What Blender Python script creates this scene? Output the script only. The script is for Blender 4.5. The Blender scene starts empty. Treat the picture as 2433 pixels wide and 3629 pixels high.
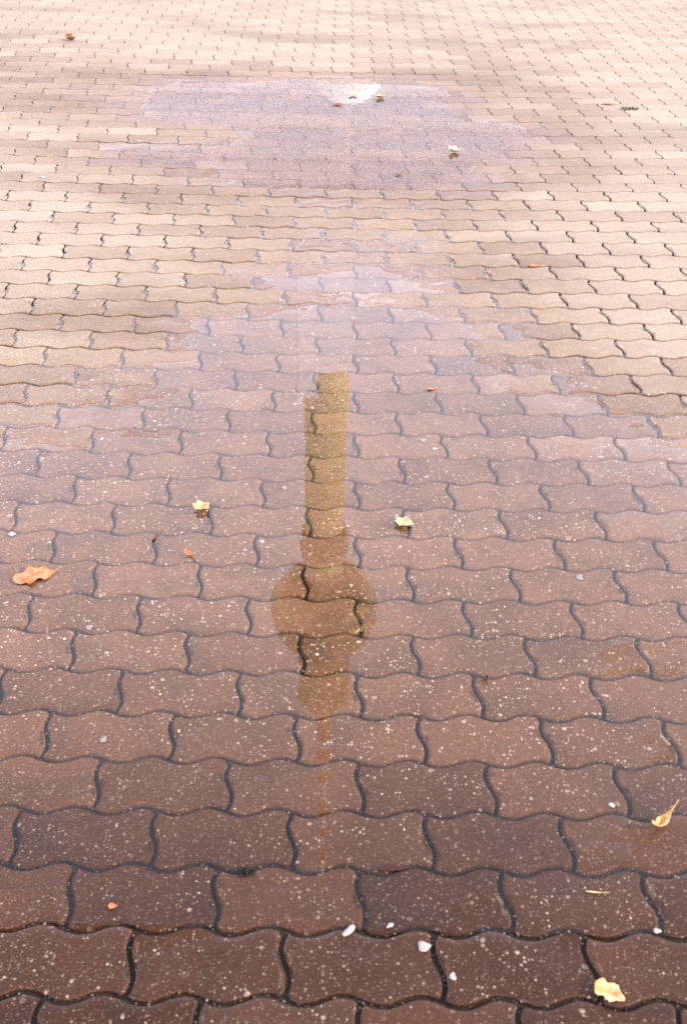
import bpy, bmesh, math, random
import numpy as np
from mathutils import Vector, Matrix, Euler

random.seed(7)
rng = np.random.default_rng(7)
R = math.radians
scene = bpy.context.scene
C = scene.collection

# ------------------------------------------------------------------ camera
CAM_H, PITCH, ROLL = 1.457, R(35.0), R(-1.20)
FOCAL = 3862.0                       # in pixels of the 2433 x 3629 photograph
cam_d = bpy.data.cameras.new('camera')
cam = bpy.data.objects.new('camera', cam_d)
C.objects.link(cam)
cam.location = (0, 0, CAM_H)
cam.rotation_euler = (Matrix.Rotation(math.pi / 2 - PITCH, 4, 'X') @ Matrix.Rotation(-ROLL, 4, 'Z')).to_euler()
cam_d.sensor_fit = 'VERTICAL'
cam_d.sensor_height = 36.0
cam_d.sensor_width = 24.0
cam_d.lens = FOCAL / 3629 * 36
cam_d.clip_start = 0.05
cam_d.clip_end = 6000
cam_d.dof.use_dof = True
cam_d.dof.focus_distance = 3.5
cam_d.dof.aperture_fstop = 9.0
scene.camera = cam

# ------------------------------------------------------------------ sky, sun, exposure
SUN_EL, SUN_AZ = R(31), R(103)       # azimuth clockwise from the view direction (+Y)
world = bpy.data.worlds.new('World')
scene.world = world
world.use_nodes = True
wn = world.node_tree.nodes
sky = wn.new('ShaderNodeTexSky')
sky.sky_type = 'NISHITA'
sky.sun_disc = False
sky.sun_elevation = SUN_EL
sky.sun_rotation = SUN_AZ
sky.altitude = 40
sky.air_density = 1.0
sky.dust_density = 1.0
sky.ozone_density = 1.0
# soft even cloud veil, added over the whole sky to brighten the water's reflections
wl = world.node_tree.links
tc_ = wn.new('ShaderNodeTexCoord')
cn = wn.new('ShaderNodeTexNoise'); cn.inputs['Scale'].default_value = 2.2; cn.inputs['Detail'].default_value = 5
wl.new(tc_.outputs['Generated'], cn.inputs['Vector'])
vr = wn.new('ShaderNodeMapRange')
for i_, v_ in enumerate((0.3, 0.7, 0.75, 1.2)): vr.inputs[i_ + 1].default_value = v_
wl.new(cn.outputs[0], vr.inputs[0])
vs_ = wn.new('ShaderNodeVectorMath'); vs_.operation = 'SCALE'
vs_.inputs[0].default_value = (8.9, 8.1, 9.1)
# the veil is seen through more air towards the horizon, so it thickens downwards
sz3 = wn.new('ShaderNodeSeparateXYZ'); wl.new(tc_.outputs['Generated'], sz3.inputs[0])
hz = wn.new('ShaderNodeMapRange'); hz.interpolation_type = 'SMOOTHSTEP'
for i_, v_ in enumerate((0.54, 0.86, 1.0, 0.20)): hz.inputs[i_ + 1].default_value = v_
wl.new(sz3.outputs['Z'], hz.inputs[0])
vm = wn.new('ShaderNodeMath'); vm.operation = 'MULTIPLY'
wl.new(vr.outputs[0], vm.inputs[0]); wl.new(hz.outputs[0], vm.inputs[1])
wl.new(vm.outputs[0], vs_.inputs['Scale'])
va = wn.new('ShaderNodeVectorMath'); va.operation = 'ADD'
wl.new(vs_.outputs[0], va.inputs[0]); wl.new(sky.outputs[0], va.inputs[1])
wl.new(va.outputs[0], wn['Background'].inputs['Color'])
wn['Background'].inputs['Strength'].default_value = 0.15

sun_d = bpy.data.lights.new('sun', 'SUN')
sun_d.energy = 2.0
sun_d.angle = R(0.55)
sun_d.color = (1.0, 0.84, 0.62)
sun = bpy.data.objects.new('sun', sun_d)
C.objects.link(sun)
sdir = Vector((math.sin(SUN_AZ) * math.cos(SUN_EL), math.cos(SUN_AZ) * math.cos(SUN_EL), math.sin(SUN_EL)))
sun.rotation_euler = sdir.to_track_quat('Z', 'Y').to_euler()
sun.location = sdir * 50

scene.view_settings.view_transform = 'Standard'
scene.view_settings.look = 'None'
scene.view_settings.gamma = 1.0
scene.view_settings.exposure = 1.74
scene.cycles.max_bounces = 6
scene.cycles.transparent_max_bounces = 8
scene.cycles.caustics_reflective = False
scene.cycles.caustics_refractive = False
scene.cycles.use_denoising = False

# ------------------------------------------------------------------ helpers
def ray(dx, dy):
    """direction through a point of the photograph, given in 1568 x 2339 coordinates"""
    px, py = dx * 2433 / 1568, dy * 3629 / 2339
    u, v = (px - 1216.5) / FOCAL, -(py - 1814.5) / FOCAL
    cr, sr = math.cos(ROLL), math.sin(ROLL)
    xi, yi = cr * u + sr * v, -sr * u + cr * v
    cp, sp = math.cos(PITCH), math.sin(PITCH)
    return Vector((xi, cp + sp * yi, -sp + cp * yi))

def on_ground(dx, dy):
    d = ray(dx, dy)
    t = -CAM_H / d.z
    return (d.x * t, d.y * t)

def azimuth(dx, dy):
    d = ray(dx, dy)
    return math.atan2(d.x, d.y)

def link(o, parent=None):
    C.objects.link(o)
    if parent is not None:
        o.parent = parent
    return o

def tag(o, label=None, cat=None, group=None, kind=None):
    if label: o['label'] = label
    if cat: o['category'] = cat
    if group: o['group'] = group
    if kind: o['kind'] = kind
    return o

def mesh_obj(name, verts, faces, mat, parent=None, smooth=False):
    me = bpy.data.meshes.new(name)
    me.from_pydata([tuple(v) for v in verts], [], faces)
    me.update()
    if smooth:
        me.polygons.foreach_set('use_smooth', [True] * len(me.polygons))
    if mat: me.materials.append(mat)
    return link(bpy.data.objects.new(name, me), parent)

def empty(name, loc, rz=0):
    o = bpy.data.objects.new(name, None)
    o.location = loc
    o.rotation_euler = (0, 0, rz)
    return link(o)

class N:
    """small node-tree writer"""
    def __init__(self, name):
        self.m = bpy.data.materials.new(name)
        self.m.use_nodes = True
        self.t = self.m.node_tree
        self.b = self.t.nodes['Principled BSDF']
        self.out = self.t.nodes['Material Output']
    def n(self, kind, **kw):
        x = self.t.nodes.new('ShaderNode' + kind)
        for k, v in kw.items(): setattr(x, k, v)
        return x
    def set(self, sock, v):
        if isinstance(v, bpy.types.NodeSocket): self.t.links.new(v, sock)
        elif v is not None: sock.default_value = v
    def math(self, op, a, b=None, c=None, clamp=False):
        x = self.n('Math', operation=op, use_clamp=clamp)
        for i, v in enumerate((a, b, c)): self.set(x.inputs[i], v)
        return x.outputs[0]
    def vmath(self, op, a, b=None):
        x = self.n('VectorMath', operation=op)
        self.set(x.inputs[0], a); self.set(x.inputs[1], b)
        return x.outputs[0]
    def rng(self, v, a, b, c=0.0, d=1.0, smooth=True):
        x = self.n('MapRange', interpolation_type='SMOOTHSTEP' if smooth else 'LINEAR')
        for i, q in enumerate((v, a, b, c, d)): self.set(x.inputs[i], q)
        return x.outputs[0]
    def mix(self, f, a, b, blend='MIX'):
        x = self.n('Mix', data_type='RGBA', blend_type=blend)
        self.set(x.inputs[0], f)
        for s, v in ((x.inputs[6], a), (x.inputs[7], b)):
            self.set(s, (*v, 1) if isinstance(v, tuple) and len(v) == 3 else v)
        return x.outputs[2]
    def noise(self, vec, scale, detail=3, rough=0.5):
        x = self.n('TexNoise')
        self.set(x.inputs['Vector'], vec)
        x.inputs['Scale'].default_value = scale
        x.inputs['Detail'].default_value = detail
        x.inputs['Roughness'].default_value = rough
        return x.outputs[0]
    def voro(self, vec, scale):
        x = self.n('TexVoronoi')
        self.set(x.inputs['Vector'], vec)
        x.inputs['Scale'].default_value = scale
        return x.outputs['Distance'], x.outputs['Color']
    def bump(self, h, strength, dist, normal=None):
        x = self.n('Bump')
        self.set(x.inputs['Height'], h)
        x.inputs['Strength'].default_value = strength
        x.inputs['Distance'].default_value = dist
        if normal: self.set(x.inputs['Normal'], normal)
        return x.outputs[0]

def plain(name, col, rough=0.8, metal=0.0, spec=0.5, var=0.0, scale=3.0):
    q = N(name)
    if var:
        g = q.n('NewGeometry')
        f = q.noise(g.outputs['Position'], scale, 4, 0.6)
        c = q.mix(f, tuple(v * (1 - var) for v in col), tuple(min(1, v * (1 + var)) for v in col))
        q.set(q.b.inputs['Base Color'], c)
    else:
        q.b.inputs['Base Color'].default_value = (*col, 1)
    q.b.inputs['Roughness'].default_value = rough
    q.b.inputs['Metallic'].default_value = metal
    q.b.inputs['Specular IOR Level'].default_value = spec
    return q.m

# ------------------------------------------------------------------ relief of the pavement (heights in mm, water stands at 0)
CTRL = {
    2480: [(-200, 6), (784, 6), (1768, 6)],
    2300: [(-200, 4.5), (400, 4), (784, 4), (1200, 4), (1768, 5)],
    2150: [(-200, 3), (400, 2), (784, 1.6), (1200, 2.4), (1768, 3.5)],
    2000: [(-200, -.5), (400, -.8), (784, -1.2), (1200, .6), (1768, 2.5)],
    1800: [(-200, -1), (400, -1.6), (784, -2), (1150, -.6), (1500, 1), (1768, 2)],
    1600: [(-300, -2), (300, -2.4), (784, -3), (1100, -1.2), (1500, .6), (1800, 2)],
    1400: [(-300, -3), (300, -3), (784, -3.4), (1200, -1.5), (1500, .4), (1800, 1)],
    1200: [(-300, -2), (0, -2.6), (400, -3.5), (784, -3.6), (1200, -2.2), (1500, -.6), (1900, 1)],
    1080: [(-300, 1), (0, 0), (400, -2.2), (784, -3.8), (1150, -2.6), (1500, 0), (1900, 3)],
    980: [(-300, 3), (0, 2), (300, 1), (500, -1), (740, -3.5), (1100, -2.2), (1350, .4), (1568, 2.6), (1900, 7)],
    880: [(-300, 5), (0, 3.2), (250, 2.4), (500, -.6), (740, -3.2), (1000, -1.6), (1250, 1.2), (1568, 6.5), (1900, 10)],
    770: [(-300, 7), (0, 4.6), (300, 3.6), (540, -.6), (740, -2.6), (950, -1.2), (1150, 2), (1350, 6), (1568, 9), (1900, 11)],
    650: [(-300, 11), (0, 8), (380, 6), (560, 3), (640, 1.6), (784, 0), (930, 1.6), (1100, 3.6), (1300, 7.5), (1568, 10), (1900, 12)],
    550: [(-300, 12), (0, 10), (400, 8), (580, 3.4), (784, 2.9), (950, 2.99), (1080, 4.6), (1300, 9), (1568, 11)],
    460: [(-300, 12), (0, 10), (380, 7), (540, 3.2), (784, 2.9), (980, 2.9), (1090, 4.8), (1300, 9), (1568, 11)],
    400: [(-300, 12), (0, 10), (300, 6), (440, 1.2), (600, -2), (784, -3), (1000, -2.6), (1090, 1.6), (1200, 6), (1568, 11)],
    355: [(-300, 12), (0, 10), (170, 6), (260, 1.4), (360, -.8), (600, -3), (784, -4), (1000, -4), (1110, -1.6), (1210, 3), (1300, 8), (1568, 11)],
    305: [(-300, 10), (0, 9), (280, 7), (440, 3.4), (560, 0), (650, -2.6), (784, -4), (1000, -4), (1150, -2), (1260, 2.4), (1350, 8), (1568, 11)],
    250: [(-300, 8), (0, 7), (250, 4), (370, -.6), (500, -3), (784, -5), (930, -3), (1030, 1.5), (1150, 6), (1568, 11)],
    210: [(-300, 8), (0, 6.4), (250, 4), (360, .6), (470, -2.2), (784, -4.4), (950, -2), (1040, 1.5), (1130, 6), (1568, 11)],
    182: [(-300, 7), (0, 6), (250, 5), (400, 1.6), (784, 0), (970, 1.6), (1060, 5), (1300, 9), (1568, 11)],
    160: [(-300, 6.5), (0, 6), (250, 6), (400, 7.5), (784, 8), (1000, 9), (1300, 9), (1568, 11)],
    110: [(-300, 9), (0, 8), (400, 12), (784, 13), (1200, 9), (1568, 9)],
    40: [(-300, 12), (0, 12), (400, 12), (784, 13), (1200, 12), (1568, 11), (1900, 11)],
    -60: [(-300, 13), (400, 13), (1200, 13), (1900, 13)],
}
cp_ = []
for yy, row in CTRL.items():
    for xx, z in row:
        gx, gy = on_ground(xx, yy)
        cp_.append((gx, math.log(gy) * 3.0, (z - 1.2 if z < 3 else z) * 0.001))
CPA = np.array(cp_)

def relief(X, Y):
    """height of the pavement surface at points X, Y (arrays)"""
    X = np.atleast_1d(np.asarray(X, float)); Y = np.atleast_1d(np.asarray(Y, float))
    Yc = np.clip(Y, 0.7, 9.5)
    out = np.empty(X.shape)
    for i in range(0, X.size, 4000):
        x = X.ravel()[i:i + 4000, None]; y = np.log(Yc.ravel()[i:i + 4000, None]) * 3.0
        s = np.clip(Yc.ravel()[i:i + 4000, None], 1.0, None)
        d2 = ((x - CPA[None, :, 0]) / s * 2.2) ** 2 + (y - CPA[None, :, 1]) ** 2 * 2.2
        w = 1 / (d2 + 0.006) ** 2.2
        out.ravel()[i:i + 4000] = (w * CPA[None, :, 2]).sum(1) / w.sum(1)
    out = out + 0.0007 * np.sin(X * 3.1 + Y * 1.3) * np.sin(Y * 2.3 - X * 1.1)
    return out

def relief1(x, y):
    return float(relief([x], [y])[0])

# ------------------------------------------------------------------ materials
def brick_material():
    q = N('concrete_paver')
    g = q.n('NewGeometry'); pos = g.outputs['Position']
    att = q.n('Attribute', attribute_name='tone')
    oi = q.n('ObjectInfo')
    tone = q.math('FRACT', q.math('ADD', att.outputs['Fac'], oi.outputs['Random']))
    shift = q.vmath('SCALE', (7.0, 3.0, 5.0)); q.set(shift.node.inputs['Scale'], tone)
    p = q.vmath('ADD', pos, shift)
    sx = q.n('SeparateXYZ'); q.set(sx.inputs[0], pos)
    X, Y, Z = sx.outputs
    big = q.noise(pos, 1.6, 3, 0.55)
    mid = q.noise(p, 18, 4, 0.6)
    fine = q.noise(p, 420, 2, 0.6)
    # damp: capillary fringe above the water line plus a soaked zone nearest the walker
    zj = q.math('ADD', Z, q.math('MULTIPLY', q.math('SUBTRACT', mid, 0.5), 0.006))
    zj = q.math('ADD', zj, q.math('MULTIPLY', q.math('SUBTRACT', tone, 0.5), 0.0024))
    damp = q.math('POWER', q.rng(zj, 0.0100, -0.0012, 0, 1, False), 1.35)
    near = q.rng(q.math('ADD', Y, q.math('MULTIPLY', q.math('SUBTRACT', big, 0.5), 0.9)), 2.5, 1.7, 0, 1)
    damp = q.math('MAXIMUM', damp, near)
    soak = q.rng(q.math('ADD', Y, q.math('MULTIPLY', q.math('SUBTRACT', mid, 0.5), 0.5)), 1.80, 0.85, 0, 1)
    # long brown-grey traffic stains on the dry part
    mp = q.n('Mapping'); q.set(mp.inputs['Vector'], pos); mp.inputs['Scale'].default_value = (0.5, 1.3, 1)
    st = q.noise(mp.outputs[0], 1.7, 4, 0.55)
    stain = q.math('MULTIPLY', q.rng(st, 0.47, 0.66, 0, 1), 0.40)
    dry = q.mix(tone, (0.196, 0.158, 0.115), (0.240, 0.199, 0.148))
    dry = q.mix(q.math('MULTIPLY', mid, 0.45), dry, (0.165, 0.120, 0.086))
    dry = q.mix(stain, dry, (0.090, 0.070, 0.050))
    wetA = q.mix(tone, (0.083, 0.040, 0.0185), (0.116, 0.058, 0.029))
    wetB = q.mix(tone, (0.025, 0.0105, 0.0054), (0.045, 0.0190, 0.0100))
    wet = q.mix(soak, wetA, wetB)
    smud = q.noise(p, 9, 4, 0.6)
    wet = q.mix(q.rng(smud, 0.38, 0.68), wet, q.mix(0.38, wet, (0.012, 0.008, 0.006)))
    col = q.mix(damp, dry, wet)
    # sand and aggregate in the face mix
    d1, c1 = q.voro(p, 165)
    s1 = q.n('SeparateColor'); q.set(s1.inputs[0], c1)
    r1 = q.math('MULTIPLY', q.rng(s1.outputs[0], 0.40, 1.0, 0.0, 1.0, False), 0.46)
    spk = q.rng(q.math('SUBTRACT', r1, d1), -0.04, 0.20)
    d3, c3 = q.voro(p, 62)
    s3 = q.n('SeparateColor'); q.set(s3.inputs[0], c3)
    r3 = q.math('MULTIPLY', q.rng(s3.outputs[0], 0.66, 1.0, 0.0, 1.0, False), 0.32)
    spk = q.math('MAXIMUM', spk, q.math('MULTIPLY', q.rng(q.math('SUBTRACT', r3, d3), 0.0, 0.10), 0.9))
    d2, c2 = q.voro(p, 420)
    s2 = q.n('SeparateColor'); q.set(s2.inputs[0], c2)
    spk2 = q.math('MULTIPLY', q.rng(s2.outputs[0], 0.72, 0.98), q.rng(d2, 0.42, 0.20))
    dark2 = q.math('MULTIPLY', q.rng(s2.outputs[1], 0.70, 0.95), 0.55)
    spec_amt = q.mix(damp, (0.25, 0.25, 0.25), (0.95, 0.95, 0.95))
    patch = q.math('MULTIPLY', q.rng(mid, 0.30, 0.62, 0.25, 1.0), q.math('MULTIPLY_ADD', q.math('FRACT', q.math('MULTIPLY', tone, 7.3)), 0.55, 0.45))
    light = q.mix(s1.outputs[1], (0.23, 0.15, 0.098), (0.50, 0.42, 0.33))
    lightw = q.mix(damp, light, q.mix(soak, light, q.mix(s1.outputs[1], (0.090, 0.050, 0.031), (0.275, 0.220, 0.168))))
    col = q.mix(q.math('MULTIPLY', dark2, 0.8), col, q.mix(0.6, col, (0.03, 0.02, 0.016)))
    f2 = q.math('MULTIPLY', q.math('MULTIPLY', spk2, 0.75), spec_amt)
    col = q.mix(f2, col, lightw)
    f1 = q.math('MULTIPLY', q.math('MULTIPLY', spk, patch), spec_amt)
    col = q.mix(f1, col, lightw)
    gs = q.vmath('SCALE', col); q.set(gs.node.inputs['Scale'], q.rng(fine, 0.25, 0.75, 0.55, 1.45, False)); col = gs
    q.set(q.b.inputs['Base Color'], col)
    q.set(q.b.inputs['Roughness'], q.math('SUBTRACT', 0.86, q.math('MULTIPLY', damp, 0.36)))
    q.b.inputs['Specular IOR Level'].default_value = 0.25
    # thin film of water left on the wettest faces: mirror-like at the water line, duller higher up
    film = q.rng(zj, 0.0046, 0.0004, 0, 0.42)
    dryside = q.rng(Z, -0.0004, 0.0003, 0, 1)     # under water the face itself no longer shines
    q.set(q.b.inputs['Coat Weight'], q.math('MULTIPLY', dryside, q.math('MAXIMUM', film, q.math('MULTIPLY', near, 0.30))))
    q.set(q.b.inputs['Specular IOR Level'], q.math('MULTIPLY_ADD', q.math('SUBTRACT', 1.0, damp), 0.10, 0.03))
    q.set(q.b.inputs['Coat Roughness'], q.rng(zj, 0.0, 0.0050, 0.02, 0.40, False))
    q.b.inputs['Coat IOR'].default_value = 1.333
    h = q.math('ADD', q.math('MULTIPLY', fine, 0.5), q.math('MULTIPLY', d2, 0.5))
    b1 = q.bump(mid, 0.35, 0.004)
    q.set(q.b.inputs['Normal'], q.bump(h, 0.45, 0.0009, b1))
    return q.m

def bed_material():
    q = N('joint_sand')
    g = q.n('NewGeometry'); pos = g.outputs['Position']
    a = q.noise(pos, 60, 4, 0.6); b = q.noise(pos, 500, 2, 0.6); m = q.noise(pos, 5, 3, 0.6)
    c = q.mix(a, (0.006, 0.005, 0.0045), (0.020, 0.016, 0.012))
    c = q.mix(q.math('MULTIPLY', q.rng(m, 0.58, 0.70), q.rng(a, 0.5, 0.62)), c, (0.022, 0.030, 0.009))
    c = q.mix(q.math('MULTIPLY', b, 0.3), c, (0.035, 0.028, 0.02))
    q.set(q.b.inputs['Base Color'], c)
    q.b.inputs['Roughness'].default_value = 0.9
    q.b.inputs['Specular IOR Level'].default_value = 0.2
    q.set(q.b.inputs['Normal'], q.bump(b, 0.6, 0.002))
    return q.m

def water_material():
    q = N('shallow_water')
    g = q.n('NewGeometry'); pos = g.outputs['Position']
    w1 = q.noise(pos, 9, 2, 0.5); w2 = q.noise(pos, 55, 2, 0.5)
    h = q.math('ADD', q.math('MULTIPLY', w1, 1.0), q.math('MULTIPLY', w2, 0.10))
    nrm = q.bump(h, 0.035, 0.004)
    fr = q.n('Fresnel')
    # seen from below the node inverts the index; feed 1/1.333 there so that light enters as it leaves
    q.set(fr.inputs['IOR'], q.math('ADD', 1.333, q.math('MULTIPLY', g.outputs['Backfacing'], 1 / 1.333 - 1.333))); q.set(fr.inputs['Normal'], nrm)
    tr = q.n('BsdfTransparent'); tr.inputs['Color'].default_value = (0.97, 0.96, 0.94, 1)
    gl = q.n('BsdfGlossy'); gl.inputs['Roughness'].default_value = 0.0; q.set(gl.inputs['Normal'], nrm)
    mx = q.n('MixShader')
    q.set(mx.inputs[0], fr.outputs[0]); q.set(mx.inputs[1], tr.outputs[0]); q.set(mx.inputs[2], gl.outputs[0])
    q.t.nodes.remove(q.b)
    q.set(q.out.inputs['Surface'], mx.outputs[0])
    return q.m

def far_ground_material():
    q = N('distant_paving')
    g = q.n('NewGeometry'); pos = g.outputs['Position']
    bt = q.n('TexBrick'); q.set(bt.inputs['Vector'], pos)
    bt.inputs['Scale'].default_value = 1.0
    bt.inputs['Brick Width'].default_value = 0.225
    bt.inputs['Row Height'].default_value = 0.1125
    bt.inputs['Mortar Size'].default_value = 0.003
    bt.inputs['Color1'].default_value = (0.40, 0.33, 0.28, 1)
    bt.inputs['Color2'].default_value = (0.34, 0.275, 0.23, 1)
    bt.inputs['Mortar'].default_value = (0.06, 0.05, 0.04, 1)
    n = q.noise(pos, 0.4, 4, 0.6)
    q.set(q.b.inputs['Base Color'], q.mix(q.rng(n, 0.45, 0.7, 0, 0.45), bt.outputs['Color'], (0.15, 0.12, 0.10)))
    q.b.inputs['Roughness'].default_value = 0.9
    return q.m

M_brick = brick_material()
M_bed = bed_material()
M_water = water_material()

# ------------------------------------------------------------------ ground reaching the horizon
gr = mesh_obj('ground', [(-3000, -3000, -0.11), (3000, -3000, -0.11), (3000, 3000, -0.11), (-3000, 3000, -0.11)], [(0, 1, 2, 3)], far_ground_material())
tag(gr, 'distant flat paved square around the brick pavement', kind='structure')

# ------------------------------------------------------------------ pavement bed that carries the bricks
U = 0.1125                            # half a brick long, one row deep
YAW, LX, LY = R(0.447), -0.5242, 1.2026
def lat(k, r):
    x, y = k * U, r * U
    return (math.cos(YAW) * x - math.sin(YAW) * y + LX, math.sin(YAW) * x + math.cos(YAW) * y + LY)

BX0, BX1, BY0, BY1 = -8.2, 8.2, 0.0, 12.2
nx, ny = 165, 124
gx, gy = np.meshgrid(np.linspace(BX0, BX1, nx), np.linspace(BY0, BY1, ny))
gz = relief(gx, gy) - 0.0090 + 0.0024 * np.sin(gx * 23.1 + 3 * np.sin(gy * 7)) * np.sin(gy * 19.7 + 2 * np.sin(gx * 5))
vs = np.stack([gx.ravel(), gy.ravel(), gz.ravel()], 1).tolist()
fs = [(j * nx + i, j * nx + i + 1, (j + 1) * nx + i + 1, (j + 1) * nx + i) for j in range(ny - 1) for i in range(nx - 1)]
n0 = len(vs)                          # skirt down to the ground round the bed
ring = [i for i in range(nx)] + [j * nx + nx - 1 for j in range(1, ny)] + [(ny - 1) * nx + i for i in range(nx - 2, -1, -1)] + [j * nx for j in range(ny - 2, 0, -1)]
vs += [(vs[i][0], vs[i][1], -0.12) for i in ring]
m_ = len(ring)
fs += [(ring[a], n0 + a, n0 + (a + 1) % m_, ring[(a + 1) % m_]) for a in range(m_)]
pavement = mesh_obj('pavement', vs, fs, M_bed, smooth=True)
tag(pavement, 'square paved with wavy interlocking red brown concrete bricks', kind='structure')

# ------------------------------------------------------------------ bricks
def outline(nl, ns, amp, rr):
    """wavy brick outline, counter-clockwise, centred on the brick"""
    L, P = 2 * U, U
    A = amp * U
    pts = []
    for i in range(nl):               # near edge
        x = L * i / nl; pts.append((x, -A * math.sin(2 * math.pi * x / U)))
    for i in range(ns):               # right end
        y = P * i / ns; pts.append((L + A * 0.9 * math.sin(2 * math.pi * y / P), y))
    for i in range(nl):               # far edge
        x = L - L * i / nl; pts.append((x, P - A * math.sin(2 * math.pi * x / U)))
    for i in range(ns):               # left end
        y = P - P * i / ns; pts.append((A * 0.9 * math.sin(2 * math.pi * y / P), y))
    a = np.array(pts) - (L / 2, P / 2)
    if rr is not None:
        n = len(a)
        j = rr.normal(0, 1, (n, 2)) * 0.00022
        j = (j + np.roll(j, 1, 0) + np.roll(j, -1, 0)) / 1.6
        a = a + j
    return a

def inset(a, d):
    """offset a closed outline inwards"""
    t = np.roll(a, -1, 0) - np.roll(a, 1, 0)
    t /= np.linalg.norm(t, axis=1)[:, None]
    nrm = np.stack([-t[:, 1], t[:, 0]], 1)
    return a + nrm * d

def brick_arrays(nl, ns, rr, rings, gap, worn=False):
    a = outline(nl, ns, 0.072, rr)
    base = inset(a, gap / 2)
    if rr is not None:                # knocked corners, a little different on every brick
        n = len(a)
        for c in (0, nl, nl + ns, 2 * nl + ns):
            k = abs(rr.normal(0, 0.0026)) + 0.0012
            v = -base[c] / np.linalg.norm(base[c])
            base[c] += v * k
    V, F = [], []
    n = len(base)
    for (d, z) in rings:
        for p in inset(base, d): V.append((p[0], p[1], z))
    for r in range(len(rings) - 1):
        for i in range(n):
            F.append((r * n + i, r * n + (i + 1) % n, (r + 1) * n + (i + 1) % n, (r + 1) * n + i))
    top = [(len(rings) - 1) * n + i for i in range(n)]
    if not worn:
        F.append(tuple(top))
        return np.array(V), F
    # worn top: rows of points across the brick, each a little high or low
    a, b, c, d = 0, nl, nl + ns, 2 * nl + ns
    near = [top[i % n] for i in range(a, b + 1)]
    far = [top[i % n] for i in range(d, c - 1, -1)]
    right = [top[i % n] for i in range(b, c + 1)]
    left = [top[i % n] for i in range(n, d - 1, -1)]
    rows = [near]
    ph = rr.uniform(0, 6.28, 6)
    for j in range(1, ns):
        row = [left[j]]
        t = j / ns
        for i in range(1, nl):
            p = np.array(V[near[i]]) * (1 - t) + np.array(V[far[i]]) * t
            q = i / nl
            l, r_ = np.array(V[left[j]]), np.array(V[right[j]])
            p[0] = p[0] + (l[0] - (V[near[0]][0] * (1 - t) + V[far[0]][0] * t)) * (1 - q) + (r_[0] - (V[near[nl]][0] * (1 - t) + V[far[nl]][0] * t)) * q
            edge = min(1, 6 * min(t, 1 - t, q, 1 - q))
            p[2] = edge * (0.00028 * math.sin(7 * q + 3 * t + ph[0]) + 0.00028 * math.sin(11 * t - 5 * q + ph[1]) + 0.0002 * math.sin(15 * q + ph[2]) * math.sin(9 * t + ph[3])) + rr.normal(0, 0.00006)
            V.append(tuple(p)); row.append(len(V) - 1)
        row.append(right[j]); rows.append(row)
    rows.append(far)
    for j in range(ns):
        for i in range(nl):
            F.append((rows[j][i], rows[j][i + 1], rows[j + 1][i + 1], rows[j + 1][i]))
    return np.array(V), F

RINGS = [(0.0, -0.055), (0.0, -0.0042), (0.0012, -0.0013), (0.0040, 0.0)]
RINGS_FAR = [(0.0, -0.03), (0.0, -0.0016), (0.0020, 0.0)]
variants = []
for i in range(10):
    V, F = brick_arrays(24, 12, np.random.default_rng(50 + i), RINGS, 0.0068, True)
    me = bpy.data.meshes.new('brick')
    me.from_pydata(V.tolist(), [], F); me.update()
    sm = [True] * len(me.polygons)
    me.polygons.foreach_set('use_smooth', sm)
    me.materials.append(M_brick)
    variants.append(me)

slots = []
for r in range(-10, 97):
    par = 0 if r % 2 else 1
    for k in range(-72, 84):
        if (k - par) % 2: continue
        x, y = lat(k + 1, r + 0.5)
        if BY0 + 0.07 < y < BY1 - 0.07 and abs(x) < min(1.9 + 0.62 * y, 7.95):
            slots.append((x, y))
SL = np.array(slots)
SZ = relief(SL[:, 0], SL[:, 1])
e = 0.05
GX = (relief(SL[:, 0] + e, SL[:, 1]) - relief(SL[:, 0] - e, SL[:, 1])) / (2 * e)
GY = (relief(SL[:, 0], SL[:, 1] + e) - relief(SL[:, 0], SL[:, 1] - e)) / (2 * e)
nb = len(SL)
calm = np.clip(1.35 - SL[:, 1] * 0.16, 0.35, 1.0)  # the far rows lie more evenly
SZ = SZ + rng.normal(0, 0.00065, nb) * calm
TX = rng.normal(0, 0.0048, nb) * calm + GY           # tilt about x
TY = rng.normal(0, 0.0036, nb) * calm - GX           # tilt about y
TZ = YAW + rng.normal(0, 0.0035, nb)

def project(x, y):
    cpp, spp = math.cos(PITCH), math.sin(PITCH)
    dep = y * cpp + CAM_H * spp; up = y * spp - CAM_H * cpp
    xi, yi = FOCAL * x / dep, FOCAL * up / dep
    cr, sr = math.cos(ROLL), math.sin(ROLL)
    return 1216.5 + cr * xi - sr * yi, 1814.5 - (sr * xi + cr * yi)

vis = []
for i, (x, y) in enumerate(slots):
    px, py = project(x, y)
    mx_ = 0.115 * FOCAL / (y * 0.82 + CAM_H * 0.574)
    if -mx_ < px < 2433 + mx_ and -200 < py < 3629 + mx_ * 0.4:
        vis.append((y * y + CAM_H ** 2 + x * x, i))
vis.sort()
single = [i for _, i in vis[:300]]
sset = set(single)
for i in single:
    o = bpy.data.objects.new('brick', variants[rng.integers(len(variants))])
    o.location = (SL[i, 0], SL[i, 1], SZ[i])
    o.rotation_euler = (TX[i], TY[i], TZ[i])
    C.objects.link(o)
    o.parent = pavement

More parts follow.
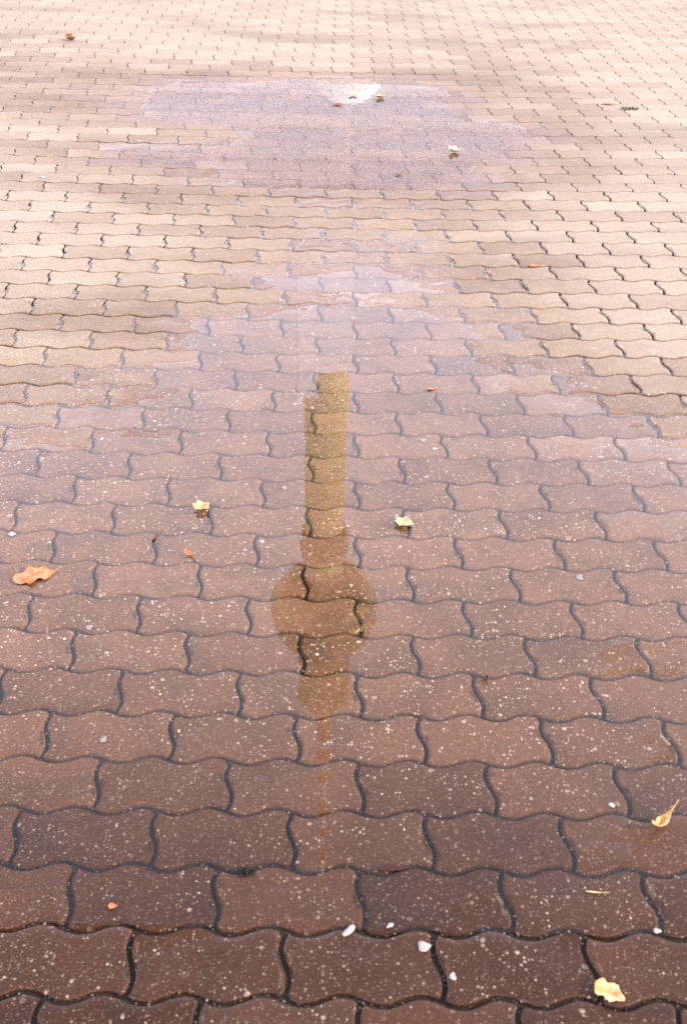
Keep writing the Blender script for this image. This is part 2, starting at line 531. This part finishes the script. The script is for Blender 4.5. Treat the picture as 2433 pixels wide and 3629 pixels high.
# the rest of the paving, joined
fv = [brick_arrays(16, 8, np.random.default_rng(90 + i), RINGS_FAR, 0.0046) for i in range(6)]
F1 = fv[0][1]
nv = len(fv[0][0])
AV, lsz, lidx, tones = [], [], [], []
rest = [i for i in range(nb) if i not in sset]
flat = np.concatenate([np.array(f) for f in F1]); sizes = np.array([len(f) for f in F1])
for c, i in enumerate(rest):
    V = fv[rng.integers(6)][0]
    Mx = np.array(Euler((TX[i], TY[i], TZ[i])).to_matrix())
    AV.append(V @ Mx.T + (SL[i, 0], SL[i, 1], SZ[i]))
    lidx.append(flat + c * nv); lsz.append(sizes)
    tones.append(np.full(nv, rng.random()))
AV = np.concatenate(AV); lidx = np.concatenate(lidx); lsz = np.concatenate(lsz); tones = np.concatenate(tones)
me = bpy.data.meshes.new('far_bricks')
me.vertices.add(len(AV)); me.vertices.foreach_set('co', AV.ravel().astype(np.float32))
me.loops.add(len(lidx)); me.loops.foreach_set('vertex_index', lidx.astype(np.int32))
me.polygons.add(len(lsz))
me.polygons.foreach_set('loop_start', np.concatenate([[0], np.cumsum(lsz)[:-1]]).astype(np.int32))
me.polygons.foreach_set('loop_total', lsz.astype(np.int32))
me.update(calc_edges=True)
me.polygons.foreach_set('use_smooth', [False] * len(me.polygons))
me.attributes.new('tone', 'FLOAT', 'POINT').data.foreach_set('value', tones.astype(np.float32))
me.materials.append(M_brick)
o = link(bpy.data.objects.new('far_bricks', me), pavement)
o['kind'] = 'stuff'

# grit, crumbs of sand and specks of moss washed into the joints
q = N('joint_grit')
at = q.n('Attribute', attribute_name='tone')
cr_ = q.n('ValToRGB'); q.set(cr_.inputs[0], at.outputs['Fac'])
cr_.color_ramp.interpolation = 'CONSTANT'
for p_, c_ in ((0.0, (0.014, 0.011, 0.009, 1)), (0.4, (0.045, 0.032, 0.022, 1)), (0.68, (0.09, 0.072, 0.055, 1)), (0.82, (0.020, 0.032, 0.007, 1)), (0.92, (0.16, 0.14, 0.12, 1))):
    el_ = cr_.color_ramp.elements.new(p_) if p_ else cr_.color_ramp.elements[0]
    el_.color = c_
cr_.color_ramp.elements.remove(cr_.color_ramp.elements[-1])
q.set(q.b.inputs['Base Color'], cr_.outputs[0]); q.b.inputs['Roughness'].default_value = 0.9
GV, GF, GT = [], [], []
OCT = np.array([(1, 0, 0), (0, 1, 0), (-1, 0, 0), (0, -1, 0), (0, 0, 1), (0, 0, -1)], float)
OF = [(0, 1, 4), (1, 2, 4), (2, 3, 4), (3, 0, 4), (1, 0, 5), (2, 1, 5), (3, 2, 5), (0, 3, 5)]
gp = []
for i in range(7000):
    yy = 0.75 + 3.2 * rng.random() ** 1.3
    r_ = round((yy - LY) / U)
    k_ = rng.uniform(-16, 26)
    if rng.random() < 0.62:
        u_, v_ = k_, r_ - 0.072 * math.sin(2 * math.pi * k_)
    else:
        par = 0 if r_ % 2 else 1
        k_ = round((k_ - par) / 2) * 2 + par
        v_ = rng.random(); u_ = k_ + 0.065 * math.sin(2 * math.pi * v_); v_ += r_
    x_, y_ = lat(u_, v_)
    if abs(x_) < 0.35 + 0.36 * y_: gp.append((x_ + rng.normal(0, .0018), y_ + rng.normal(0, .0018)))
GZ = relief([p[0] for p in gp], [p[1] for p in gp])
for (x_, y_), z_ in zip(gp, GZ):
    s_ = 0.0011 + 0.0014 * rng.random() ** 2
    k = len(GV)
    GV += (OCT * rng.uniform(0.7, 1.4, (6, 1)) * (s_ * 1.2, s_ * 1.2, s_) + (x_, y_, z_ - 0.0050 + rng.normal(0, 0.0012))).tolist()
    GF += [tuple(k + a for a in f) for f in OF]
    GT += [rng.random()] * 6
go = mesh_obj('joint_grit', GV, GF, q.m, pavement)
go.data.attributes.new('tone', 'FLOAT', 'POINT').data.foreach_set('value', np.array(GT, np.float32))
go['kind'] = 'stuff'

# ------------------------------------------------------------------ standing water: one level sheet, the bricks rise through it
wx0, wx1, wy0, wy1 = -4.6, 4.6, 0.985, 7.2
water = mesh_obj('puddle_water', [(wx0, wy0, 0), (wx1, wy0, 0), (wx1, wy1, 0), (wx0, wy1, 0)], [(0, 1, 2, 3)], M_water)
tag(water, 'shallow clear rain puddle lying over the wavy bricks', kind='structure')

# ------------------------------------------------------------------ broadcasting tower mirrored in the puddle
def lathe(name, prof, mat, parent, seg=64, smooth=True):
    V, F = [], []
    for (r, z) in prof:
        for s in range(seg):
            a = 2 * math.pi * s / seg
            V.append((r * math.cos(a), r * math.sin(a), z))
    for k in range(len(prof) - 1):
        for s in range(seg):
            F.append((k * seg + s, k * seg + (s + 1) % seg, (k + 1) * seg + (s + 1) % seg, (k + 1) * seg + s))
    F.append(tuple(reversed(range(seg))))
    F.append(tuple((len(prof) - 1) * seg + s for s in range(seg)))
    ob = mesh_obj(name, V, F, mat, parent, smooth)
    if smooth:
        ob.data.polygons[-1].use_smooth = False; ob.data.polygons[-2].use_smooth = False
    return ob

M_conc = plain('tower_concrete', (0.86, 0.74, 0.34), 0.85, var=0.08, scale=0.2)
M_steel = plain('tower_steel', (0.34, 0.25, 0.035), 0.40, metal=0.95, var=0.10, scale=0.4)
M_steel.node_tree.nodes['Principled BSDF'].inputs['Coat Weight'].default_value = 1.0
M_steel.node_tree.nodes['Principled BSDF'].inputs['Coat Roughness'].default_value = 0.34
M_steel.node_tree.nodes['Principled BSDF'].inputs['Coat IOR'].default_value = 1.7
M_band = plain('tower_window_glass', (0.03, 0.035, 0.04), 0.12, spec=0.6)
M_red = plain('antenna_red', (0.84, 0.27, 0.06), 0.6)
M_white = plain('antenna_white', (0.92, 0.88, 0.82), 0.6)
M_drum = plain('tower_drum_metal', (0.27, 0.19, 0.04), 0.6, metal=0.1, var=0.12, scale=0.5)

TD = 255.0
ta = azimuth(738, 1560)
tower = empty('broadcasting_tower', (TD * math.sin(ta), TD * math.cos(ta), 0))
tag(tower, 'tall concrete tower with steel sphere and red white striped antenna, mirrored in the puddle', 'tower')
lathe('shaft', [(16, 0), (10.0, 6), (7.2, 16), (6.3, 40), (6.1, 100), (5.9, 140), (5.5, 168), (5.1, 203)], M_conc, tower, 72)
lathe('collar', [(5.3, 182.0), (6.3, 183.2), (6.3, 188.0), (6.0, 188.2), (6.0, 188.8), (6.8, 189.0), (6.8, 191.2), (5.4, 192.0)], M_drum, tower, 64)
# sphere of pyramid-shaped steel panels
V, F = [], []
sr_, sz_, ns_, nr_ = 16.0, 213.0, 60, 28
for j in range(nr_ + 1):
    th = math.pi * j / nr_
    for s in range(ns_):
        a = 2 * math.pi * s / ns_
        V.append((sr_ * math.sin(th) * math.cos(a), sr_ * math.sin(th) * math.sin(a), sz_ - sr_ * math.cos(th)))
for j in range(nr_):
    for s in range(ns_):
        q4 = (j * ns_ + s, j * ns_ + (s + 1) % ns_, (j + 1) * ns_ + (s + 1) % ns_, (j + 1) * ns_ + s)
        c = sum((Vector(V[i]) for i in q4), Vector()) / 4 - Vector((0, 0, sz_))
        if j in (12, 13, 16) or j < 2 or j > nr_ - 3:
            F.append(q4)
        else:
            V.append(tuple(c * 1.002 + Vector((0, 0, sz_))))
            t = len(V) - 1
            for i in range(4): F.append((q4[i], q4[(i + 1) % 4], t))
lathe_sphere = mesh_obj('sphere', V, F, M_steel, tower)
def band(z0, z1):
    pr = [(math.sqrt(sr_ ** 2 - (z - sz_) ** 2) + 0.18, z) for z in (z0, (z0 + z1) / 2, z1)]
    pr = [(pr[0][0] - 0.5, z0 - .05)] + pr + [(pr[2][0] - 0.5, z1 + .05)]
    lathe('window_band', pr, M_band, lathe_sphere, 60, False)
band(208.2, 210.4); band(212.6, 214.6)
lathe('upper_drum', [(7.0, 225), (7.6, 228), (7.6, 236), (7.2, 236.4), (7.2, 241), (7.9, 241.4), (7.9, 247.2), (8.3, 247.6), (8.3, 249.2), (7.6, 249.6)], M_drum, tower, 64)
lathe('rail_ring', [(7.7, 249.7), (8.2, 249.7), (8.2, 250.5), (7.7, 250.5)], M_white, tower, 48)
def height_at(py):
    return TD * math.tan(PITCH + math.atan((py - 1814.5) / FOCAL)) - CAM_H
stops = [2500, 2620, 2644, 2682, 2731, 2758, 2825, 2883, 2925, 2960, 2999, 3048, 3097, 3135, 3173, 3210, 3245]
rad = lambda y: np.interp(y, [2500, 2620, 2760, 2883, 2960, 3100, 3245], [2.4, 2.1, 1.8, 1.5, 1.1, 0.7, 0.35])
for i in range(len(stops) - 1):
    z0, z1 = height_at(stops[i]), height_at(stops[i + 1])
    r0, r1 = rad(stops[i]), rad(stops[i + 1])
    lathe('antenna_section', [(r0, z0 + 0.03), (r0, z0 + .4 * (z1 - z0)), (r1 + 0.05, z1 - 0.35), (r1 + 0.3, z1 - 0.3), (r1 + 0.3, z1)], M_red if i % 2 == 0 else M_white, tower, 20, False)

# ------------------------------------------------------------------ buildings mirrored beyond the puddle
M_glass = plain('tinted_window_glass', (0.52, 0.54, 0.62), 0.45, spec=0.5)
M_grey = plain('grey_blue_facade', (0.64, 0.63, 0.68), 0.7, var=0.04, scale=0.3)
M_cream = plain('mirror_glass_facade', (0.90, 0.87, 0.86), 0.06, metal=1.0)
M_pale = plain('pale_stone_facade', (0.68, 0.65, 0.74), 0.8, var=0.06, scale=0.3)
M_roof = plain('flat_roof_felt', (0.10, 0.10, 0.10), 0.9)

def box(name, x0, x1, y0, y1, z0, z1, mat, parent):
    V = [(x, y, z) for z in (z0, z1) for y in (y0, y1) for x in (x0, x1)]
    F = [(0, 2, 3, 1), (4, 5, 7, 6), (0, 1, 5, 4), (2, 6, 7, 3), (0, 4, 6, 2), (1, 3, 7, 5)]
    return mesh_obj(name, V, F, mat, parent)

def block(name, label, loc, rz, w, d, h, floors, m_wall, m_win, ratio=0.55):
    """a storeyed block: local front at y = 0, running back to y = d; floors of windows with sills and parapet"""
    b = empty(name, loc, rz)
    tag(b, label, 'building')
    wall = box('wall', -w / 2, w / 2, 0, d, 0, h, m_wall, b)
    fh = h / (floors + 0.6)
    for f in range(floors):
        z = fh * (f + 0.55)
        wb = box('window_band', -w / 2 + 0.6, w / 2 - 0.6, -0.08, 0.3, z, z + fh * ratio, m_win, b)
        for s in (-1, 1):             # windows of the end walls
            box('end_window', s * w / 2 - 0.1, s * w / 2 + 0.1, d * 0.42, d * 0.58, z, z + fh * ratio, m_win, b)
    rf = box('roof', -w / 2 + 0.4, w / 2 - 0.4, 0.4, d - 0.4, h, h + 0.25, M_roof, b)
    for (x0, x1, y0, y1) in ((-w / 2 - .15, w / 2 + .15, -.15, .25), (-w / 2 - .15, w / 2 + .15, d - .25, d + .15), (-w / 2 - .15, -w / 2 + .25, .25, d - .25), (w / 2 - .25, w / 2 + .15, .25, d - .25)):
        box('parapet', x0, x1, y0, y1, h - 0.6, h + 1.0, m_wall, b)
    return b

# tall slab in front of the tower: cream stair end beside a glazed front
HD = 215.0
xa, xb = HD * math.tan(azimuth(724, 870)), HD * math.tan(azimuth(803, 845))
block('high_rise', 'slender mirror-glazed end of the high-rise, its roof cutting off the mirrored shaft', ((xa + xb) / 2, HD, 0), R(18), (xb - xa) / 0.95, 2.2, 110.0, 0, M_cream, M_cream)
xc = HD * math.tan(azimuth(686, 900))
block('high_rise', 'taller mirror-glazed lift tower joined to the left of the slender end tower', ((xa + xc) / 2, HD - 5.0, 0), R(18), (xa - xc) / 0.95 + 0.3, 2.0, 114.2, 0, M_cream, M_cream)
# two long office blocks wall to wall across the far side of the square
BD = 120.0
xl = BD * math.tan(azimuth(804, 240)); xr = xl + 0.02
HB = BD * math.tan(R(18.7)) - CAM_H
block('office_block', 'long grey blue office block mirrored across the far puddle, running to the left', (xl - 40, BD, 0), 0, 80, 16, HB, 11, M_grey, M_glass)
block('office_block', 'long pale grey office block mirrored across the far puddle, running to the right', (xr + 40, BD, 0), 0, 80, 16, HB, 11, M_grey, M_glass)

M_bright = plain('glare_rotunda_white', (0.86, 0.83, 0.79), 0.8)
wa = azimuth(794, 235); RD = 100.0
rot = empty('glare_rotunda', (RD * math.sin(wa), RD * math.cos(wa), 0))  # made-up building, rounded so its mirror image gives a soft bright glare
tag(rot, 'made-up white domed form, added to mirror as the bright glare in the far puddle', 'building')
rh = RD * math.tan(R(14.2)) - CAM_H
lathe('wall', [(3.0, 0), (3.0, rh - 2.2), (3.25, rh - 2.1), (3.25, rh - 1.7), (2.9, rh - 1.6)], M_bright, rot, 48)
lathe('dome', [(2.9 * math.cos(R(a)), rh - 1.6 + 2.0 * math.sin(R(a))) for a in range(0, 86, 8)], M_bright, rot, 48)

# ------------------------------------------------------------------ fallen leaves, pebbles and scraps
def leaf_material(name, c1, c2):
    q = N(name)
    g = q.n('NewGeometry')
    tc = q.n('TexCoord')
    n = q.noise(tc.outputs['Object'], 60, 4, 0.65)
    c = q.mix(q.rng(n, 0.35, 0.65), c1, c2)
    q.set(q.b.inputs['Base Color'], c)
    q.b.inputs['Roughness'].default_value = 0.75
    q.b.inputs['Specular IOR Level'].default_value = 0.2
    q.set(q.b.inputs['Normal'], q.bump(n, 0.4, 0.002))
    return q.m

M_lo = leaf_material('leaf_orange', (0.20, 0.065, 0.02), (0.30, 0.15, 0.075))
M_lw = leaf_material('leaf_bleached', (0.36, 0.17, 0.09), (0.50, 0.42, 0.34))
M_ly = leaf_material('leaf_yellow', (0.28, 0.14, 0.035), (0.40, 0.30, 0.16))
M_lp = leaf_material('leaf_pale', (0.20, 0.16, 0.07), (0.30, 0.26, 0.16))
M_lb = leaf_material('leaf_brown', (0.09, 0.03, 0.012), (0.17, 0.07, 0.028))
M_ld = leaf_material('leaf_dark', (0.022, 0.005, 0.003), (0.035, 0.009, 0.006))
M_lk = leaf_material('moss_dark', (0.012, 0.012, 0.007), (0.025, 0.022, 0.012))

def surface_z(x, y):
    return max(relief1(x, y), 0.0)

def leaf(name, label, cat, dx, dy, length, width, rot, mat, curl=0.25, lobes=3, lift=0.002, stem=0.0, fold=0.2, seed=0, group=None):
    """a curled blade built on its midrib, with thickness and an optional stalk"""
    rr = np.random.default_rng(seed)
    x, y = on_ground(dx, dy)
    z = surface_z(x, y) + lift
    nu, nvv = 14, 4
    V, F = [], []
    jag = rr.uniform(0.78, 1.12, (nu + 1, 2))
    for i in range(nu + 1):
        t = i / nu
        w = math.sin(math.pi * min(1, t ** 0.8 * 0.98 + 0.01)) ** 0.75
        w *= 1 + 0.22 * math.sin(t * math.pi * 2 * lobes)
        for j in range(-nvv, nvv + 1):
            s = j / nvv
            wid = width / 2 * w * jag[i, 0 if s < 0 else 1]
            yy = s * wid
            zz = curl * length * ((t - 0.5) ** 2) + fold * abs(yy) + 0.06 * width * math.sin(7 * t + 3 * s + seed) * abs(s)
            V.append(((t - 0.5) * length, yy, zz))
    m = 2 * nvv + 1
    for i in range(nu):
        for j in range(m - 1):
            F.append((i * m + j, (i + 1) * m + j, (i + 1) * m + j + 1, i * m + j + 1))
    ob = mesh_obj(name, V, F, mat, None, True)
    md = ob.modifiers.new('thickness', 'SOLIDIFY'); md.thickness = 0.0005; md.offset = 1
    ob.location = (x, y, z)
    ob.rotation_euler = (0, 0, R(rot))
    tag(ob, label, cat, group)
    if stem:
        SV, SF = [], []
        for i in range(6):
            t = i / 5
            for s in range(5):
                a = 2 * math.pi * s / 5
                SV.append((length / 2 - 0.004 + t * stem, 0.0008 * math.cos(a) + 0.004 * t * t, curl * length * 0.25 + t * stem * 0.25 + 0.0008 * math.sin(a)))
        for i in range(5):
            for s in range(5):
                SF.append((i * 5 + s, i * 5 + (s + 1) % 5, (i + 1) * 5 + (s + 1) % 5, (i + 1) * 5 + s))
        mesh_obj('stalk', SV, SF, mat, ob, True)
    return ob

leaf('fallen_leaf', 'big orange brown fallen leaf floating near the puddle\'s left side', 'leaf', 78, 1316, 0.090, 0.056, 22, M_lo, 0.10, 3, 0.001, 0.02, 0.10, 1)
leaf('fallen_leaf', 'yellow fallen leaf with upturned edge, left of the mirrored shaft', 'leaf', 461, 1163, 0.040, 0.040, 40, M_ly, 0.9, 2, 0.002, 0, 0.5, 2)
leaf('fallen_leaf', 'small curled orange leaf standing in water below the yellow leaf', 'leaf', 433, 1268, 0.034, 0.012, -35, M_lo, 1.0, 1, 0.002, 0, 0.5, 3)
leaf('fallen_leaf', 'pale cream leaf lying over a joint, right of the mirrored shaft', 'leaf', 921, 1197, 0.040, 0.042, 60, M_lp, 0.5, 2, 0.002, 0, 0.3, 4)
leaf('fallen_leaf', 'bright yellow curled leaf with a stalk casting a long shadow leftwards', 'leaf', 1506, 1886, 0.052, 0.018, 38, M_ly, 1.6, 2, 0.004, 0.022, 0.8, 5)
leaf('fallen_leaf', 'blurred golden leaf over the joint near the bottom right corner', 'leaf', 1388, 2276, 0.046, 0.032, -35, M_ly, 0.5, 2, 0.003, 0, 0.35, 6)
leaf('leaf_scrap', 'tiny vivid orange leaf scrap on a dark near brick', 'leaf', 258, 2072, 0.014, 0.010, 5, M_lo, 0.3, 1, 0.002, 0, 0.3, 7)
leaf('bark_strip', 'flat dark red brown strip lying along a near joint', 'bark', 897, 1985, 0.050, 0.011, 4, M_ld, 0.06, 1, 0.002, 0, 0.1, 8)
leaf('leaf_scrap', 'thin reddish leaf sliver along a joint right of the shaft', 'leaf', 987, 889, 0.034, 0.012, 15, M_lo, 0.2, 1, 0.001, 0, 0.15, 9)
leaf('fallen_leaf', 'orange and white curled leaf on the far puddle\'s right part', 'leaf', 1037, 348, 0.055, 0.050, 10, M_lw, 0.7, 2, 0.002, 0, 0.7, 10)
leaf('fallen_leaf', 'brown curled leaf far up on the dry bricks at upper left', 'leaf', 163, 97, 0.085, 0.055, -50, M_lb, 1.2, 2, 0.002, 0.02, 0.6, 11)
leaf('fallen_leaf', 'rusty leaf resting in the bright glare of the far puddle', 'leaf', 806, 219, 0.050, 0.03, 5, M_lw, 0.8, 2, 0.002, 0, 0.5, 12)
leaf('fallen_leaf', 'dark soaked leaf lying just left of the far puddle\'s glare', 'leaf', 770, 240, 0.05, 0.03, 12, M_lb, 0.3, 3, 0.001, 0, 0.2, 13)
leaf('fallen_leaf', 'small yellow leaf at the right edge of the far puddle\'s glare', 'leaf', 868, 224, 0.055, 0.04, 30, M_ly, 0.9, 2, 0.002, 0, 0.6, 14)
leaf('fallen_leaf', 'dull orange leaf on dry bricks beside the dark moss tuft', 'leaf', 1390, 243, 0.075, 0.03, 0, M_lo, 0.3, 2, 0.001, 0, 0.2, 15)
leaf('leaf_scrap', 'tiny orange leaf crumb inside the far puddle, below the orange white leaf', 'leaf', 910, 400, 0.03, 0.02, 0, M_lb, 0.4, 1, 0.001, 0, 0.3, 16)
leaf('leaf_scrap', 'dark curled scrap on the brick joint at middle right', 'leaf', 1108, 1552, 0.018, 0.010, 60, M_ld, 0.6, 1, 0.002, 0, 0.4, 17)
leaf('twig', 'brown twig end sticking out of the puddle left of the yellow leaf', 'twig', 352, 1228, 0.03, 0.006, 85, M_lb, 0.3, 1, 0.002, 0, 0.3, 18)
leaf('grass_blade', 'straw coloured grass sliver on a near right brick', 'grass blade', 1362, 2040, 0.038, 0.003, -3, M_lp, 0.1, 1, 0.002, 0, 0.1, 19)
leaf('leaf_scrap', 'pale orange scrap in the joint at the right, among dry bricks', 'leaf', 1225, 612, 0.06, 0.022, 5, M_lo, 0.2, 1, 0.001, 0, 0.15, 20)

def moss(name, label, dx, dy, r, n, mat, seed):
    rr = np.random.default_rng(seed)
    x, y = on_ground(dx, dy)
    V, F = [], []
    for i in range(n):
        a = rr.uniform(0, 6.28); d = r * math.sqrt(rr.random())
        bx, by = d * math.cos(a), d * math.sin(a) * 0.6
        h = rr.uniform(0.006, 0.018); l = rr.uniform(-.008, .008, 2); w = 0.0018
        k = len(V)
        V += [(bx - w, by, 0), (bx + w, by, 0), (bx + l[0], by + l[1], h), (bx, by + w, 0)]
        F += [(k, k + 1, k + 2), (k + 1, k + 3, k + 2), (k + 3, k, k + 2)]
    ob = mesh_obj(name, V, F, mat)
    ob.location = (x, y, surface_z(x, y) - 0.002)
    return tag(ob, label, 'moss')
moss('moss_tuft', 'dark moss tuft growing in a joint among dry bricks at upper right', 1436, 254, 0.045, 90, M_lk, 31)
moss('moss_tuft', 'small dark tuft in the near joint left of the mirrored antenna', 562, 1994, 0.012, 40, M_lk, 32)

M_peb = plain('white_pebble', (0.20, 0.178, 0.155), 0.9, var=0.18, scale=120)
M_peb2 = plain('grey_white_pebble', (0.14, 0.115, 0.098), 0.85, var=0.2, scale=120)
def pebble(label, dx, dy, size, seed, mat=None, flat_=0.20, group=None):
    rr = np.random.default_rng(seed)
    x, y = on_ground(dx, dy)
    bm = bmesh.new()
    bmesh.ops.create_icosphere(bm, subdivisions=2, radius=0.5)
    st = rr.uniform(0.8, 1.25, 2)
    ph = rr.uniform(0, 6, 3)
    for v in bm.verts:
        k = 1 + 0.22 * math.sin(6 * v.co.x + ph[0]) + 0.20 * math.sin(8 * v.co.y + ph[1]) + 0.08 * math.sin(9 * v.co.z + ph[2])
        v.co = Vector((v.co.x * st[0], v.co.y * st[1], v.co.z * flat_)) * k * size * 0.8
    me = bpy.data.meshes.new('pebble'); bm.to_mesh(me); bm.free()
    me.polygons.foreach_set('use_smooth', [True] * len(me.polygons))
    me.materials.append(mat or M_peb)
    ob = link(bpy.data.objects.new('pebble', me))
    ob.location = (x, y, relief1(x, y) + size * flat_ * 0.35)
    ob.rotation_euler = (0, 0, rr.uniform(0, 6))
    return tag(ob, label, 'pebble', group)

PB = [
    ('white round pebble on the brick right of the mirrored shaft', 993, 1023, .017, None),
    ('greyish flat pebble just up and left of the white round one', 964, 1004, .018, 2),
    ('white pebble at the very left edge above the big orange leaf', 27, 1217, .018, None),
    ('white pebble lying inside the mirrored steel sphere', 801, 1333, .014, None),
    ('angular pale chip on a near left brick', 236, 1686, .017, 2),
    ('large white pebble in the near joint left of centre bottom', 796, 2128, .020, None),
    ('white pebble on the near joint, right of the large white one', 889, 2116, .012, None),
    ('large white pebble at the right end of a bottom row brick', 968, 2165, .023, None),
    ('bright white pebble in the joint at the near right edge', 1498, 2129, .012, None),
    ('grey white chip in the joint below the big orange leaf', 203, 1430, .018, 2),
    ('pale chip left of the mirrored shaft, above the yellow leaf', 648, 1111, .015, 2),
    ('white chip on a puddle brick at left, upper row', 232, 1003, .015, None),
    ('white scrap between mirrored shaft and small curled leaf', 598, 1233, .014, None),
    ('white chip on a dry brick at the far left edge', 62, 691, .018, None),
    ('white chip beside a joint on damp bricks beyond the end of the mirrored shaft', 640, 687, .017, None),
    ('grey chip touching the big orange leaf on its left', 38, 1318, .016, 2),
    ('white pebble below the big orange leaf\'s tip', 93, 1336, .010, 2),
    ('small white pebble at lower right near the stalked leaf', 1396, 1839, .010, None),
    ('pale elongated chip on a right hand brick, middle height', 1322, 1318, .017, 2),
    ('small white grain just below the large pebble in the bottom row', 1033, 2234, .012, None),
    ('tiny pale grain in a joint between mirrored shaft and pale leaf', 790, 1185, .006, 2),
    ('white chip on the dry bricks far left below the puddle arm', 317, 325, .022, None),
    ('white chip near the upper left edge, dry bricks', 100, 410, .026, None),
    ('white chip in the far puddle, left of its bright glare', 726, 232, .02, None),
]
for i, (lb, dx, dy, s, mm) in enumerate(PB):
    pebble(lb, dx, dy, s, 200 + i, M_peb2 if mm == 2 else M_peb)
